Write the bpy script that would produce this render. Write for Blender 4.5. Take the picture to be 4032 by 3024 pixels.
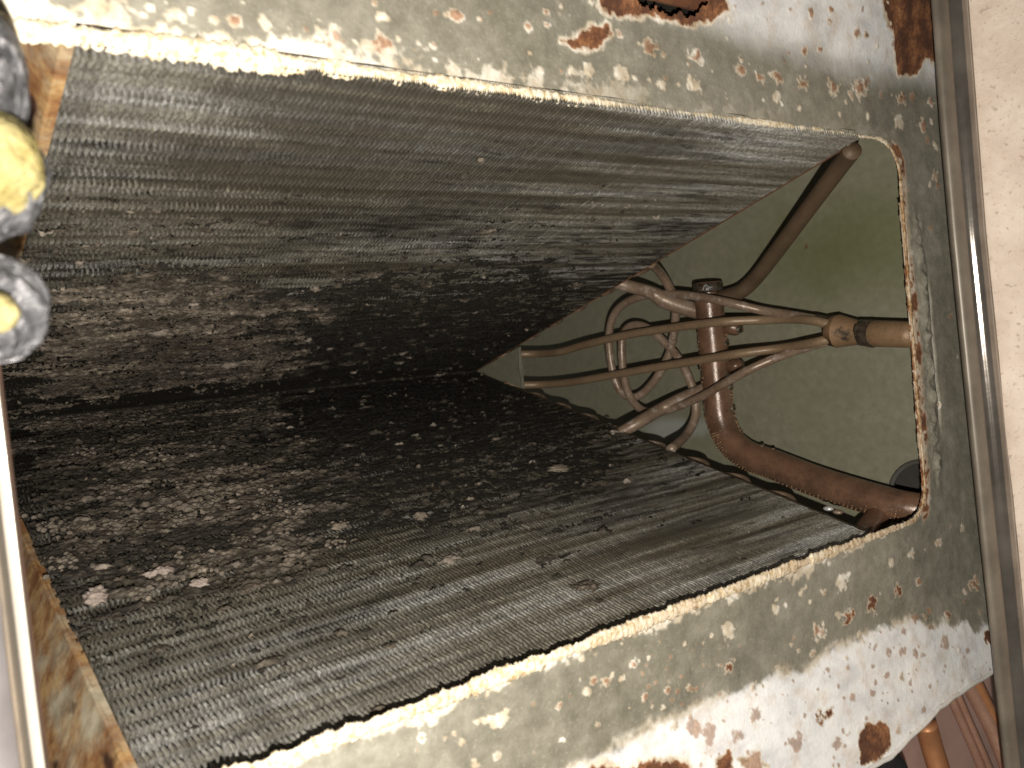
import bpy, math, random
import numpy as np
from mathutils import Vector, Matrix

scene = bpy.context.scene
for o in list(bpy.data.objects):
    bpy.data.objects.remove(o)
COL = scene.collection
rnd = random.Random(7)
rng = np.random.default_rng(11)

# ------------------------------------------------------------------ layout frame
# layout units: the coil is 1 long (x), crease at y=z=0, base of the A at z=1; 1 unit = 0.5 m.
S, HB = 0.5, 0.70
def W(p):                                   # layout -> world (apex of the A is up)
    p = np.asarray(p, float)
    return np.stack([S*p[..., 0], -S*p[..., 1], HB + S*(1.0-p[..., 2])], -1)

CAM = np.array([-0.1413, 0.0378, 1.6704]); RV = np.array([-0.0051, -0.6414, -0.1063]); FPX = 3400.0
def rodr(r):
    th = np.linalg.norm(r); a = r/th
    K = np.array([[0, -a[2], a[1]], [a[2], 0, -a[0]], [-a[1], a[0], 0]])
    return np.eye(3)+math.sin(th)*K+(1-math.cos(th))*K@K
RM = rodr(RV)
FLIP = np.diag([1.0, -1.0, -1.0])

# ------------------------------------------------------------------ camera
cam = bpy.data.cameras.new('camera'); cam_o = bpy.data.objects.new('camera', cam); COL.objects.link(cam_o)
m = Matrix((FLIP@RM).tolist()).to_4x4(); m.translation = Vector(W(CAM)); cam_o.matrix_world = m
cam.sensor_width = 36.0; cam.lens = 36.0*FPX/4032.0
cam.clip_start = 0.01; cam.clip_end = 100
cam.dof.use_dof = True; cam.dof.focus_distance = 0.64; cam.dof.aperture_fstop = 12.0
scene.camera = cam_o

# ------------------------------------------------------------------ world and lamp
wd = bpy.data.worlds.new('World'); scene.world = wd; wd.use_nodes = True
bgn = wd.node_tree.nodes['Background']; bgn.inputs[0].default_value = (1.0, 0.93, 0.82, 1); bgn.inputs[1].default_value = 0.055
lp = bpy.data.lights.new('torch_lamp', 'POINT'); lo = bpy.data.objects.new('torch_lamp', lp); COL.objects.link(lo)
lo.location = W(CAM + RM@np.array([0.03, -0.098, 0.0]))
lp.energy = 20.0; lp.color = (1.0, 0.94, 0.842); lp.shadow_soft_size = 0.0035
scene.view_settings.view_transform = 'Standard'; scene.view_settings.look = 'None'
scene.view_settings.exposure = 0.0; scene.view_settings.gamma = 1.0
scene.cycles.max_bounces = 6

# ------------------------------------------------------------------ pixel of the photograph -> point on a real plane
K2 = 4032/2212
def ray(u, v):
    return RM@np.array([(u-2016)/FPX, -(v-1512)/FPX, -1.0])
def onz(u, v, z):
    d = ray(u, v); return CAM+d*(z-CAM[2])/d[2]
def onx(u, v, x):
    d = ray(u, v); return CAM+d*(x-CAM[0])/d[0]
SL = 0.2837; NRM = math.sqrt(1+SL*SL)
def onslab(u, v, sg):                       # -> (x, w) on a slab
    d = ray(u, v); n = np.array([0, 1, -sg*SL]); t = -(CAM@n)/(d@n); P = CAM+d*t
    return np.array([P[0], P[2]*NRM])

# ------------------------------------------------------------------ noise
def vnoise(x, y, seed=0):
    x = np.asarray(x, float); y = np.asarray(y, float)
    xi = np.floor(x).astype(np.int64); yi = np.floor(y).astype(np.int64)
    fx = x-xi; fy = y-yi; fx = fx*fx*(3-2*fx); fy = fy*fy*(3-2*fy)
    def h(a, b):
        n = (a*374761393 + b*668265263 + seed*1274126177) & 0xFFFFFFFF
        n = ((n ^ (n >> 13))*1103515245) & 0xFFFFFFFF
        n = ((n ^ (n >> 16))*2654435761) & 0xFFFFFFFF
        return (n ^ (n >> 15))/4294967295.0
    a = h(xi, yi); b = h(xi+1, yi); c = h(xi, yi+1); d = h(xi+1, yi+1)
    return (a+(b-a)*fx)*(1-fy)+(c+(d-c)*fx)*fy
def fbm(x, y, oct=4, seed=0, g=0.5):
    s = 0; a = 1; t = 0
    for i in range(oct):
        s = s+a*vnoise(x*2**i+17.3*i, y*2**i-9.1*i, seed+i); t += a; a *= g
    return s/t
def poly_sd(px, py, poly):                  # signed distance to a polygon, positive inside
    poly = np.asarray(poly, float); d = np.full(px.shape, 1e9); ins = np.zeros(px.shape, bool)
    for i in range(len(poly)):
        a = poly[i]; b = poly[(i+1) % len(poly)]; e = b-a
        t = np.clip(((px-a[0])*e[0]+(py-a[1])*e[1])/(e@e+1e-12), 0, 1)
        d = np.minimum(d, np.hypot(px-a[0]-t*e[0], py-a[1]-t*e[1]))
        c = ((a[1] > py) != (b[1] > py))
        if abs(e[1]) > 1e-12:
            ins ^= c & (px < e[0]*(py-a[1])/e[1]+a[0])
    return np.where(ins, d, -d)
def sstep(a, b, x):
    t = np.clip((x-a)/(b-a), 0, 1); return t*t*(3-2*t)

# ------------------------------------------------------------------ object helpers
def empty(name, loc, label, cat, group=None):
    o = bpy.data.objects.new(name, None); COL.objects.link(o); o.location = W(loc)
    o.empty_display_size = 0.02
    o['label'] = label; o['category'] = cat
    if group: o['group'] = group
    return o
def root_loc(o):
    v = Vector((0, 0, 0))
    while o is not None:
        v = v+Vector(o.location); o = o.parent
    return np.array(v)
def mesh_from(name, V, F, mat, smooth=True):
    me = bpy.data.meshes.new(name)
    if isinstance(F, np.ndarray):
        k = F.shape[1]; n = len(F)
        me.vertices.add(len(V)); me.vertices.foreach_set('co', np.asarray(V, np.float32).ravel())
        me.loops.add(n*k); me.loops.foreach_set('vertex_index', F.astype(np.int32).ravel())
        me.polygons.add(n)
        me.polygons.foreach_set('loop_start', np.arange(0, n*k, k, dtype=np.int32))
        me.polygons.foreach_set('loop_total', np.full(n, k, np.int32))
        me.update(calc_edges=True); me.validate()
    else:
        me.from_pydata([tuple(v) for v in V], [], F); me.update()
    me.polygons.foreach_set('use_smooth', np.full(len(me.polygons), smooth))
    if mat: me.materials.append(mat)
    return me
def obj(name, V, F, mat, parent=None, smooth=True, label=None, cat=None, group=None, kind=None, loc=None):
    """V in layout coordinates"""
    P = W(V)
    if parent is not None: off = root_loc(parent)
    elif loc is not None: off = W(loc)
    else: off = P.mean(0)
    me = mesh_from(name, P-off, F, mat, smooth)
    o = bpy.data.objects.new(name, me); COL.objects.link(o)
    if parent is not None: o.parent = parent
    else: o.location = off
    if label: o['label'] = label
    if cat: o['category'] = cat
    if group: o['group'] = group
    if kind: o['kind'] = kind
    return o
def colattr(o, arr):
    a = o.data.color_attributes.new('Wear', 'FLOAT_COLOR', 'POINT')
    c = np.ones((len(o.data.vertices), 4), np.float32); c[:, :arr.shape[1]] = arr
    a.data.foreach_set('color', c.ravel())
def grid_faces(nu, nv, keep=None, flip=False):
    i = np.arange(nu*nv).reshape(nu, nv)
    F = np.stack([i[:-1, :-1], i[1:, :-1], i[1:, 1:], i[:-1, 1:]], -1)
    F = F[keep] if keep is not None else F.reshape(-1, 4)
    return F[:, ::-1] if flip else F
def compact(V, F, *arrs):
    used = np.unique(F); mp = np.full(len(V), -1, np.int64); mp[used] = np.arange(len(used))
    return (V[used], mp[F])+tuple(a[used] for a in arrs)
def spline(P, n):
    P = np.asarray(P, float); Q = np.vstack([2*P[0]-P[1], P, 2*P[-1]-P[-2]]); out = []
    for i in range(1, len(Q)-2):
        p0, p1, p2, p3 = Q[i-1:i+3]
        for t in np.linspace(0, 1, n, endpoint=False):
            out.append(0.5*((2*p1)+(-p0+p2)*t+(2*p0-5*p1+4*p2-p3)*t*t+(-p0+3*p1-3*p2+p3)*t**3))
    out.append(Q[-2]); return np.array(out)
def tube(P, R, seg=16, cap=True, wob=0.0, seed=1):
    P = np.asarray(P, float); n = len(P); R = np.broadcast_to(np.asarray(R, float), (n,))
    T = np.gradient(P, axis=0); T /= np.linalg.norm(T, axis=1)[:, None]+1e-12
    up = np.array([0.31, 0.2, 0.93]); A = np.cross(T[0], up); A /= np.linalg.norm(A)
    V = []; ang = np.linspace(0, 2*math.pi, seg, endpoint=False)
    for i in range(n):
        A = A-T[i]*(A@T[i]); A /= np.linalg.norm(A); B = np.cross(T[i], A)
        r = R[i]
        if wob: r = r*(1+wob*(vnoise(ang*1.3+seed, np.full(seg, i*0.35), seed)-0.5))[:, None]
        V.append(P[i]+r*(np.cos(ang)[:, None]*A+np.sin(ang)[:, None]*B))
    V = np.vstack(V); F = []
    for i in range(n-1):
        for j in range(seg):
            k = (j+1) % seg; F.append((i*seg+j, (i+1)*seg+j, (i+1)*seg+k, i*seg+k))
    if cap:
        F.append(tuple(range(seg))); F.append(tuple(reversed(range((n-1)*seg, n*seg))))
    return V, F
def merge(parts):
    V = []; F = []; o = 0
    for v, f in parts:
        V.append(v); F += [tuple(int(i)+o for i in q) for q in f]; o += len(v)
    return np.vstack(V), F
def box(c, e, ax=None):
    """box of half sizes e round c, axes ax (rows)"""
    ax = np.eye(3) if ax is None else np.asarray(ax)
    V = [np.asarray(c)+a*e[0]*ax[0]+b*e[1]*ax[1]+d*e[2]*ax[2] for a in (-1, 1) for b in (-1, 1) for d in (-1, 1)]
    F = [(0, 1, 3, 2), (4, 6, 7, 5), (0, 4, 5, 1), (2, 3, 7, 6), (0, 2, 6, 4), (1, 5, 7, 3)]
    return np.array(V), F
def blob(c, r, nu=14, nv=9, seed=1, amp=0.25, fr=1.6, ax=None):
    th = np.linspace(0, 2*math.pi, nu, endpoint=False); ph = np.linspace(0, math.pi, nv)
    TH, PH = np.meshgrid(th, ph, indexing='ij')
    D = np.stack([np.sin(PH)*np.cos(TH), np.sin(PH)*np.sin(TH), np.cos(PH)], -1)
    n = fbm(D[..., 0]*fr+D[..., 2]*0.7*fr+5, D[..., 1]*fr-D[..., 2]*fr+3, 3, seed)-0.5
    D = D*(1+amp*2*n)[..., None]*np.asarray(r)
    if ax is not None: D = D@np.asarray(ax)
    V = (D+np.asarray(c)).reshape(-1, 3); F = []
    for i in range(nu):
        k = (i+1) % nu
        for j in range(nv-1):
            F.append((i*nv+j, i*nv+j+1, k*nv+j+1, k*nv+j))
    return V, F

# ------------------------------------------------------------------ material helpers
class NT:
    def __init__(s, name):
        s.m = bpy.data.materials.new(name); s.m.use_nodes = True; s.t = s.m.node_tree
        s.b = s.t.nodes['Principled BSDF']; s.pos = None
    def n(s, ty, **kw):
        nd = s.t.nodes.new(ty)
        for k, v in kw.items(): setattr(nd, k, v)
        return nd
    def link(s, a, b): s.t.links.new(a, b)
    def P(s, scale=(1, 1, 1), rot=(0, 0, 0)):
        if s.pos is None: s.pos = s.n('ShaderNodeNewGeometry').outputs['Position']
        mp = s.n('ShaderNodeMapping'); mp.inputs['Scale'].default_value = scale; mp.inputs['Rotation'].default_value = rot
        s.link(s.pos, mp.inputs['Vector']); return mp.outputs[0]
    def noise(s, sc, det=4, rough=0.55, vec=None, dist=0.0):
        nd = s.n('ShaderNodeTexNoise'); nd.inputs['Scale'].default_value = sc; nd.inputs['Detail'].default_value = det
        nd.inputs['Roughness'].default_value = rough; nd.inputs['Distortion'].default_value = dist
        s.link(vec if vec is not None else s.P(), nd.inputs['Vector']); return nd.outputs['Fac']
    def voro(s, sc, vec=None, out='Distance', rand=1.0):
        nd = s.n('ShaderNodeTexVoronoi'); nd.inputs['Scale'].default_value = sc; nd.inputs['Randomness'].default_value = rand
        s.link(vec if vec is not None else s.P(), nd.inputs['Vector']); return nd.outputs[out]
    def ramp(s, fac, stops, interp='LINEAR'):
        nd = s.n('ShaderNodeValToRGB'); cr = nd.color_ramp; cr.interpolation = interp
        while len(cr.elements) > 1: cr.elements.remove(cr.elements[-1])
        for i, (p, c) in enumerate(stops):
            e = cr.elements[0] if i == 0 else cr.elements.new(p)
            e.position = p; e.color = (c, c, c, 1) if isinstance(c, (int, float)) else tuple(c)[:3]+(1,)
        s.link(fac, nd.inputs[0]); return nd.outputs[0]
    def mix(s, f, a, b, mode='MIX'):
        nd = s.n('ShaderNodeMix'); nd.data_type = 'RGBA'; nd.blend_type = mode
        for k, v in ((0, f), (6, a), (7, b)):
            sock = nd.inputs[k]
            if hasattr(v, 'links'): s.link(v, sock)
            elif isinstance(v, (int, float)): sock.default_value = v if k == 0 else (v, v, v, 1)
            else: sock.default_value = tuple(v)[:3]+(1,)
        return nd.outputs[2]
    def math(s, op, a, b=0.0, clamp=False):
        nd = s.n('ShaderNodeMath', operation=op); nd.use_clamp = clamp
        for sock, v in ((nd.inputs[0], a), (nd.inputs[1], b)):
            if hasattr(v, 'links'): s.link(v, sock)
            else: sock.default_value = v
        return nd.outputs[0]
    def wear(s):
        a = s.n('ShaderNodeAttribute', attribute_name='Wear'); sp = s.n('ShaderNodeSeparateColor')
        s.link(a.outputs['Color'], sp.inputs[0]); return sp.outputs[0], sp.outputs[1], sp.outputs[2]
    def bump(s, h, st=0.3, d=0.002):
        nd = s.n('ShaderNodeBump'); nd.inputs['Strength'].default_value = st; nd.inputs['Distance'].default_value = d
        s.link(h, nd.inputs['Height']); s.link(nd.outputs[0], s.b.inputs['Normal'])
    def set(s, color=None, rough=None, metal=None, spec=None, coat=None):
        for nm, v in (('Base Color', color), ('Roughness', rough), ('Metallic', metal), ('Specular IOR Level', spec), ('Coat Weight', coat)):
            if v is None: continue
            if hasattr(v, 'links'): s.link(v, s.b.inputs[nm])
            elif isinstance(v, (int, float)): s.b.inputs[nm].default_value = v
            else: s.b.inputs[nm].default_value = tuple(v)[:3]+(1,)
        return s.m

def mat_fin():
    t = NT('fin_metal')
    st = t.noise(1.0, 5, 0.62, t.P((3.0, 95, 95)), 0.2)
    pat = t.noise(18, 5, 0.62, t.P((0.34, 1.1, 1.1)))
    spk = t.noise(560, 3, 0.6)
    rag = t.noise(1.0, 5, 0.68, t.P((34, 210, 210)), 0.3)
    f = t.math('ADD', t.math('MULTIPLY', st, 0.62), t.math('MULTIPLY', pat, 0.38))
    sx = t.n('ShaderNodeSeparateXYZ'); t.P(); t.link(t.pos, sx.inputs[0])
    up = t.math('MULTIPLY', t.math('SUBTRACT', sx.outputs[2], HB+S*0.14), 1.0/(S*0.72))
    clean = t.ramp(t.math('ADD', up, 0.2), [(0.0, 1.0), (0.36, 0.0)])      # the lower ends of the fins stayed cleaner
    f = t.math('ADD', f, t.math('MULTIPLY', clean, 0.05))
    c = t.ramp(f, [(0.35, (0.075, 0.064, 0.047)), (0.44, (0.165, 0.15, 0.12)), (0.53, (0.35, 0.342, 0.315)), (0.62, (0.60, 0.61, 0.64))])
    c = t.mix(t.ramp(spk, [(0.38, 0.0), (0.66, 1.0)]), t.mix(1.0, c, (0.52, 0.5, 0.46), 'MULTIPLY'), t.mix(1.0, c, (1.4, 1.37, 1.27), 'MULTIPLY'))
    c = t.mix(t.ramp(t.noise(330, 1, 0.4), [(0.79, 0.0), (0.83, 0.9)]), c, (0.85, 0.83, 0.76))  # tiny pale specks painted in as glints on the fins
    oi = t.n('ShaderNodeObjectInfo').outputs['Random']
    c = t.mix(t.math('MULTIPLY', oi, 0.45), c, (0.10, 0.09, 0.07))
    # black dirt caked between the fins, thickest towards the crease
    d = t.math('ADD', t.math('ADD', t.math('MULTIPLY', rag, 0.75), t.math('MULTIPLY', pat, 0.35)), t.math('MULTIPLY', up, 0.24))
    br = t.math('ADD', t.math('MULTIPLY', t.noise(1.0, 5, 0.66, t.P((6.5, 80, 80)), 0.4), 0.7), t.math('MULTIPLY', pat, 0.3))
    for u, v, sg_, rad, amt_ in ((760, 300, 1, 0.15, 0.16), (1080, 270, 1, 0.17, 0.20), (1420, 330, 1, 0.15, 0.12), (760, 1420, -1, 0.12, 0.08), (1500, 1130, -1, 0.14, 0.10)):
        ds = t.n('ShaderNodeVectorMath', operation='DISTANCE'); t.link(t.pos, ds.inputs[0]); xw_ = onslab(u*K2, v*K2, sg_)
        ds.inputs[1].default_value = tuple(W(np.array([xw_[0], sg_*SL*xw_[1]/NRM, xw_[1]/NRM])))
        br = t.math('ADD', br, t.ramp(t.math('MULTIPLY', ds.outputs['Value'], 1.0/(rad*S*2)), [(0.0, amt_), (1.0, 0.0)]))
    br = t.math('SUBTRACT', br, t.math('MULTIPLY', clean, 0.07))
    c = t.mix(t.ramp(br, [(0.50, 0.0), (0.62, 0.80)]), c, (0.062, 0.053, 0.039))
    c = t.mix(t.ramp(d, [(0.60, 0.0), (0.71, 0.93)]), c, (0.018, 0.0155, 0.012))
    return t.set(c, t.ramp(f, [(0.4, 0.62), (0.65, 0.42)]), 0.5, 0.4)
def mat_core():
    t = NT('dark_core'); return t.set(t.ramp(t.noise(60), [(0.3, (0.014, 0.012, 0.010)), (0.7, (0.035, 0.031, 0.025))]), 0.9, 0, 0.1)
def mat_dust():
    t = NT('matted_dust'); r, g, b = t.wear()
    n1 = t.noise(1.0, 6, 0.72, t.P((170, 330, 330))); n2 = t.noise(1000, 3, 0.6); n3 = t.noise(1.0, 4, 0.6, t.P((14, 75, 75)))
    tan = t.ramp(n1, [(0.30, (0.045, 0.036, 0.026)), (0.45, (0.13, 0.106, 0.080)), (0.57, (0.25, 0.21, 0.168)), (0.70, (0.46, 0.39, 0.325))])
    tan = t.mix(t.ramp(n3, [(0.40, 0.75), (0.56, 0.0)]), tan, t.mix(1.0, tan, (0.36, 0.34, 0.30), 'MULTIPLY'))
    blk = t.ramp(n1, [(0.3, (0.010, 0.009, 0.007)), (0.55, (0.022, 0.019, 0.015)), (0.75, (0.06, 0.052, 0.042))])
    c = t.mix(r, blk, tan)
    c = t.mix(b, c, (0.46, 0.39, 0.33))
    t.bump(t.math('ADD', t.math('MULTIPLY', n2, 0.8), n1), 0.6, 0.0009)
    return t.set(c, 0.88, 0, 0.25)
def mat_rust_plate():
    t = NT('rusty_plate')
    a = t.noise(17, 6, 0.62, None, 0.4); b = t.noise(70, 5, 0.65); st = t.noise(1.0, 4, 0.6, t.P((20, 34, 26)))
    zinc = t.ramp(b, [(0.3, (0.26, 0.22, 0.15)), (0.7, (0.50, 0.45, 0.34))])
    rust = t.ramp(b, [(0.28, (0.12, 0.042, 0.014)), (0.46, (0.25, 0.125, 0.05)), (0.62, (0.42, 0.27, 0.12)), (0.8, (0.54, 0.42, 0.23))])
    f = t.ramp(t.math('ADD', t.math('MULTIPLY', a, 0.6), t.math('MULTIPLY', st, 0.4)), [(0.40, 0.0), (0.52, 1.0)])
    c = t.mix(f, zinc, rust)
    spots = t.ramp(t.noise(42, 3, 0.5, t.P((1, 1.0, 0.55))), [(0.62, 0.0), (0.69, 1.0)])
    c = t.mix(spots, c, (0.045, 0.018, 0.01))
    t.bump(b, 0.45, 0.002)
    return t.set(c, 0.7, 0.0, 0.35)
def mat_pan():
    t = NT('galvanised_pan'); r, g, b = t.wear()
    n0 = t.noise(9, 4, 0.6); n1 = t.noise(75, 6, 0.66); n2 = t.noise(480, 3, 0.6); n3 = t.noise(28, 4, 0.6, t.P((1, 2.2, 1), (0, 0, 0.5)))
    zinc = t.ramp(n1, [(0.26, (0.165, 0.154, 0.122)), (0.5, (0.24, 0.225, 0.182)), (0.75, (0.34, 0.32, 0.265))])
    zinc = t.mix(t.ramp(n0, [(0.38, 0.0), (0.62, 0.6)]), zinc, t.mix(1.0, zinc, (0.74, 0.73, 0.68), 'MULTIPLY'))
    zinc = t.mix(t.ramp(n2, [(0.58, 0.0), (0.75, 0.35)]), zinc, (0.50, 0.48, 0.42))
    wht = t.ramp(n3, [(0.3, (0.66, 0.665, 0.69)), (0.5, (0.86, 0.86, 0.87)), (0.68, (0.93, 0.925, 0.91))])
    fr = t.ramp(n1, [(0.42, 0.0), (0.5, 0.0), (0.66, 0.5)])
    wht = t.mix(fr, wht, (0.62, 0.50, 0.40))
    c = t.mix(g, zinc, wht)
    crust = t.ramp(n1, [(0.3, (0.40, 0.31, 0.20)), (0.48, (0.60, 0.52, 0.40)), (0.66, (0.86, 0.82, 0.74))])
    c = t.mix(b, c, crust)
    rust = t.ramp(n1, [(0.28, (0.045, 0.018, 0.010)), (0.46, (0.12, 0.046, 0.020)), (0.6, (0.30, 0.125, 0.050)), (0.76, (0.48, 0.26, 0.13))])
    rust = t.mix(t.ramp(r, [(0.55, 0.85), (0.95, 0.0)]), rust, t.ramp(n1, [(0.3, (0.26, 0.12, 0.062)), (0.6, (0.46, 0.25, 0.14))]))
    rust = t.mix(t.ramp(n2, [(0.4, 0.0), (0.7, 0.6)]), rust, (0.055, 0.023, 0.014))
    c = t.mix(t.ramp(r, [(0.05, 0.0), (0.75, 1.0)]), c, rust)
    t.bump(t.math('ADD', n1, t.math('MULTIPLY', n2, 0.5)), 0.35, 0.0016)
    ro = t.mix(g, t.ramp(n1, [(0.3, 0.42), (0.7, 0.62)]), 0.55); ro = t.mix(r, ro, 0.85)
    return t.set(c, ro, 0.0, 0.5)
def mat_crust():
    t = NT('edge_crust'); n1 = t.noise(55, 5, 0.65); n2 = t.noise(330, 4, 0.6); r, g, b = t.wear()
    c = t.ramp(n2, [(0.28, (0.46, 0.31, 0.14)), (0.42, (0.74, 0.61, 0.40)), (0.56, (0.88, 0.82, 0.68))])
    br = t.ramp(n2, [(0.3, (0.07, 0.03, 0.015)), (0.5, (0.30, 0.15, 0.05)), (0.7, (0.52, 0.33, 0.14))])
    c = t.mix(t.math('MULTIPLY', r, t.ramp(n1, [(0.35, 0.3), (0.6, 1.0)])), c, br)
    t.bump(n2, 0.6, 0.002)
    return t.set(c, 0.85, 0, 0.2)
def mat_wall():
    t = NT('olive_galvanised_sheet'); n1 = t.noise(13, 5, 0.6); n2 = t.noise(140, 5, 0.65); n3 = t.noise(700, 2)
    c = t.ramp(n2, [(0.3, (0.205, 0.197, 0.140)), (0.5, (0.232, 0.222, 0.160)), (0.7, (0.26, 0.249, 0.184))])
    c = t.mix(t.ramp(n1, [(0.36, 0.0), (0.62, 0.5)]), c, (0.20, 0.198, 0.135))
    c = t.mix(t.ramp(n2, [(0.70, 0.0), (0.78, 0.35)]), c, (0.55, 0.53, 0.45))
    r, g, b = t.wear()
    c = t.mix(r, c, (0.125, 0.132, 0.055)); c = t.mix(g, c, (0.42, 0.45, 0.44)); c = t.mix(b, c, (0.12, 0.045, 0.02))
    t.bump(t.math('ADD', n2, t.math('MULTIPLY', n3, 0.4)), 0.15, 0.001)
    return t.set(c, t.ramp(n2, [(0.3, 0.42), (0.7, 0.58)]), 0.25, 0.5)
def mat_copper(nm, c0, c1, rough=0.38, metal=0.35, dirt=0.4, pale=0.0):
    t = NT(nm); n1 = t.noise(38, 5, 0.62); n2 = t.noise(420, 4, 0.6)
    c = t.mix(t.ramp(n1, [(0.32, 0.0), (0.66, 1.0)]), c0, c1)
    c = t.mix(t.ramp(n2, [(0.52, 0.0), (0.72, dirt)]), c, (0.05, 0.032, 0.022))
    if pale: c = t.mix(t.ramp(t.noise(95, 4, 0.7), [(0.55, 0.0), (0.66, pale)]), c, (0.40, 0.34, 0.30))
    t.bump(n2, 0.25, 0.0008)
    return t.set(c, t.ramp(n1, [(0.3, rough), (0.7, rough+0.17)]), metal, 0.5)
def mat_soot():
    t = NT('braze_scale'); n = t.noise(220); t.bump(n, 0.8, 0.002); return t.set(t.ramp(n, [(0.3, (0.012, 0.010, 0.008)), (0.7, (0.07, 0.05, 0.035))]), 0.28, 0.0, 0.6)
def mat_plain(nm, c, rough=0.5, metal=0.0, var=0.25, sc=60, spec=0.5, bump=0.1):
    t = NT(nm); n = t.noise(sc, 5, 0.6)
    a = tuple(x*(1-var) for x in c); b = tuple(min(1, x*(1+var)) for x in c)
    t.bump(n, bump, 0.001)
    return t.set(t.ramp(n, [(0.3, a), (0.7, b)]), rough, metal, spec)
def mat_speckle():
    t = NT('speckled_beige_liner'); n1 = t.noise(30, 4, 0.6); n2 = t.noise(210, 3, 0.5); n3 = t.noise(420, 3, 0.5)
    c = t.ramp(n1, [(0.3, (0.60, 0.49, 0.41)), (0.7, (0.78, 0.68, 0.59))])
    c = t.mix(t.ramp(n2, [(0.63, 0.0), (0.72, 0.55)]), c, (0.30, 0.24, 0.22))
    c = t.mix(t.ramp(n3, [(0.60, 0.0), (0.70, 0.45)]), c, (0.50, 0.34, 0.24))
    t.bump(n2, 0.4, 0.002)
    return t.set(c, 0.7, 0, 0.3)
def mat_foil():
    t = NT('crinkled_foil'); n1 = t.noise(90, 5, 0.58, None, 1.6)
    t.bump(n1, 1.0, 0.010)
    return t.set(t.ramp(n1, [(0.3, (0.055, 0.055, 0.062)), (0.52, (0.15, 0.15, 0.16)), (0.7, (0.42, 0.41, 0.43))]), 0.46, 0.5, 0.5)
def mat_fibre():
    t = NT('yellow_glass_fibre'); n1 = t.noise(80, 5, 0.7); n2 = t.noise(500, 3)
    t.bump(t.math('ADD', n1, n2), 0.7, 0.004)
    return t.set(t.ramp(n1, [(0.3, (0.20, 0.16, 0.055)), (0.7, (0.38, 0.335, 0.17))]), 0.95, 0, 0.1)
def mat_water():
    t = NT('water_drop'); t.b.inputs['Transmission Weight'].default_value = 1.0; t.b.inputs['IOR'].default_value = 1.33
    return t.set((0.95, 0.95, 0.93), 0.02, 0, 0.5)
def mat_bead():
    t = NT('condensation_bead'); return t.set(t.ramp(t.noise(300), [(0.3, (0.16, 0.085, 0.045)), (0.7, (0.38, 0.22, 0.11))]), 0.16, 0.0, 0.7)

M_FIN, M_CORE, M_DUST, M_RPL, M_PAN, M_CRU, M_WALL = mat_fin(), mat_core(), mat_dust(), mat_rust_plate(), mat_pan(), mat_crust(), mat_wall()
M_HEAD = mat_copper('brown_copper_header', (0.075, 0.042, 0.027), (0.18, 0.098, 0.060), 0.2, 0.1, 0.55)
M_CAP = mat_copper('tan_copper_tube', (0.185, 0.122, 0.073), (0.245, 0.17, 0.105), 0.33, 0.15, 0.3, 0.0)
M_LOOP = mat_copper('weathered_copper_tube', (0.165, 0.108, 0.070), (0.27, 0.20, 0.148), 0.30, 0.15, 0.35, 0.7)
M_DARKP = mat_copper('dark_bronze_pipe', (0.085, 0.055, 0.032), (0.12, 0.078, 0.047), 0.5, 0.2, 0.4)
M_DIST = mat_copper('brass_distributor', (0.18, 0.118, 0.064), (0.265, 0.158, 0.088), 0.40, 0.2, 0.4)
def sooty(m):
    t = NT.__new__(NT); t.m = m; t.t = m.node_tree; t.b = t.t.nodes['Principled BSDF']; t.pos = None
    src = t.b.inputs['Base Color'].links[0].from_socket
    t.set(t.mix(t.ramp(t.noise(34, 5, 0.62), [(0.56, 0.0), (0.63, 0.9)]), src, (0.035, 0.028, 0.022)))
sooty(M_DIST)
M_SOOT = mat_soot()
M_RUSTE = mat_copper('rusty_edge', (0.10, 0.035, 0.018), (0.19, 0.08, 0.035), 0.7, 0.0, 0.6)
M_WATER, M_BEAD = mat_water(), mat_bead()

# ================================================================== EVAPORATOR COIL
coil = empty('evaporator_coil', (0.5, 0, 1.0), 'dirty A-shaped evaporator coil with two finned slabs meeting at a dark crease', 'evaporator coil')
WMAX = 0.985*NRM
def WM(sg): return (1.004 if sg > 0 else 0.985)*NRM
def slab_pt(x, w, dep, sg):                 # dep: outward depth behind the fin faces
    x, w, dep = np.broadcast_arrays(np.asarray(x, float), w, dep)
    z = w/NRM; y = sg*SL*w/NRM
    return np.stack([x, y+sg*dep/NRM, z-SL*dep/NRM], -1)
PITCH = 0.00524; NF = 190; NIND = 150
def fin_mesh(sg, var):
    n = 330; w = np.linspace(0.012, WM(sg), n); r = np.random.default_rng(100*var+int(sg+2))
    lam = 0.0208
    ph = w/lam*2*math.pi
    xo = 0.00105*np.sin(ph)*(0.7+0.6*vnoise(w*9, w*0+var, 5))+0.0016*(fbm(w*7+var*11, w*0+3.3, 3, 4+var)-0.5)
    kn = (r.random(7)*WMAX)
    for k in kn: xo = xo+(r.random()-0.5)*0.0035*np.exp(-((w-k)/0.006)**2)
    th = 0.00118; dep = 0.014
    A = slab_pt(xo-th, w, np.full(n, dep), sg); B = slab_pt(xo-th, w, 0*w, sg); C = slab_pt(xo+th, w, 0*w, sg); D = slab_pt(xo+th, w, np.full(n, dep), sg)
    V = np.stack([A, B, C, D], 1).reshape(-1, 3)
    i = np.arange(n-1)*4
    F = np.concatenate([np.stack([i+k, i+k+1, i+k+5, i+k+4], -1) for k in range(3)])
    return V, F

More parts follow.
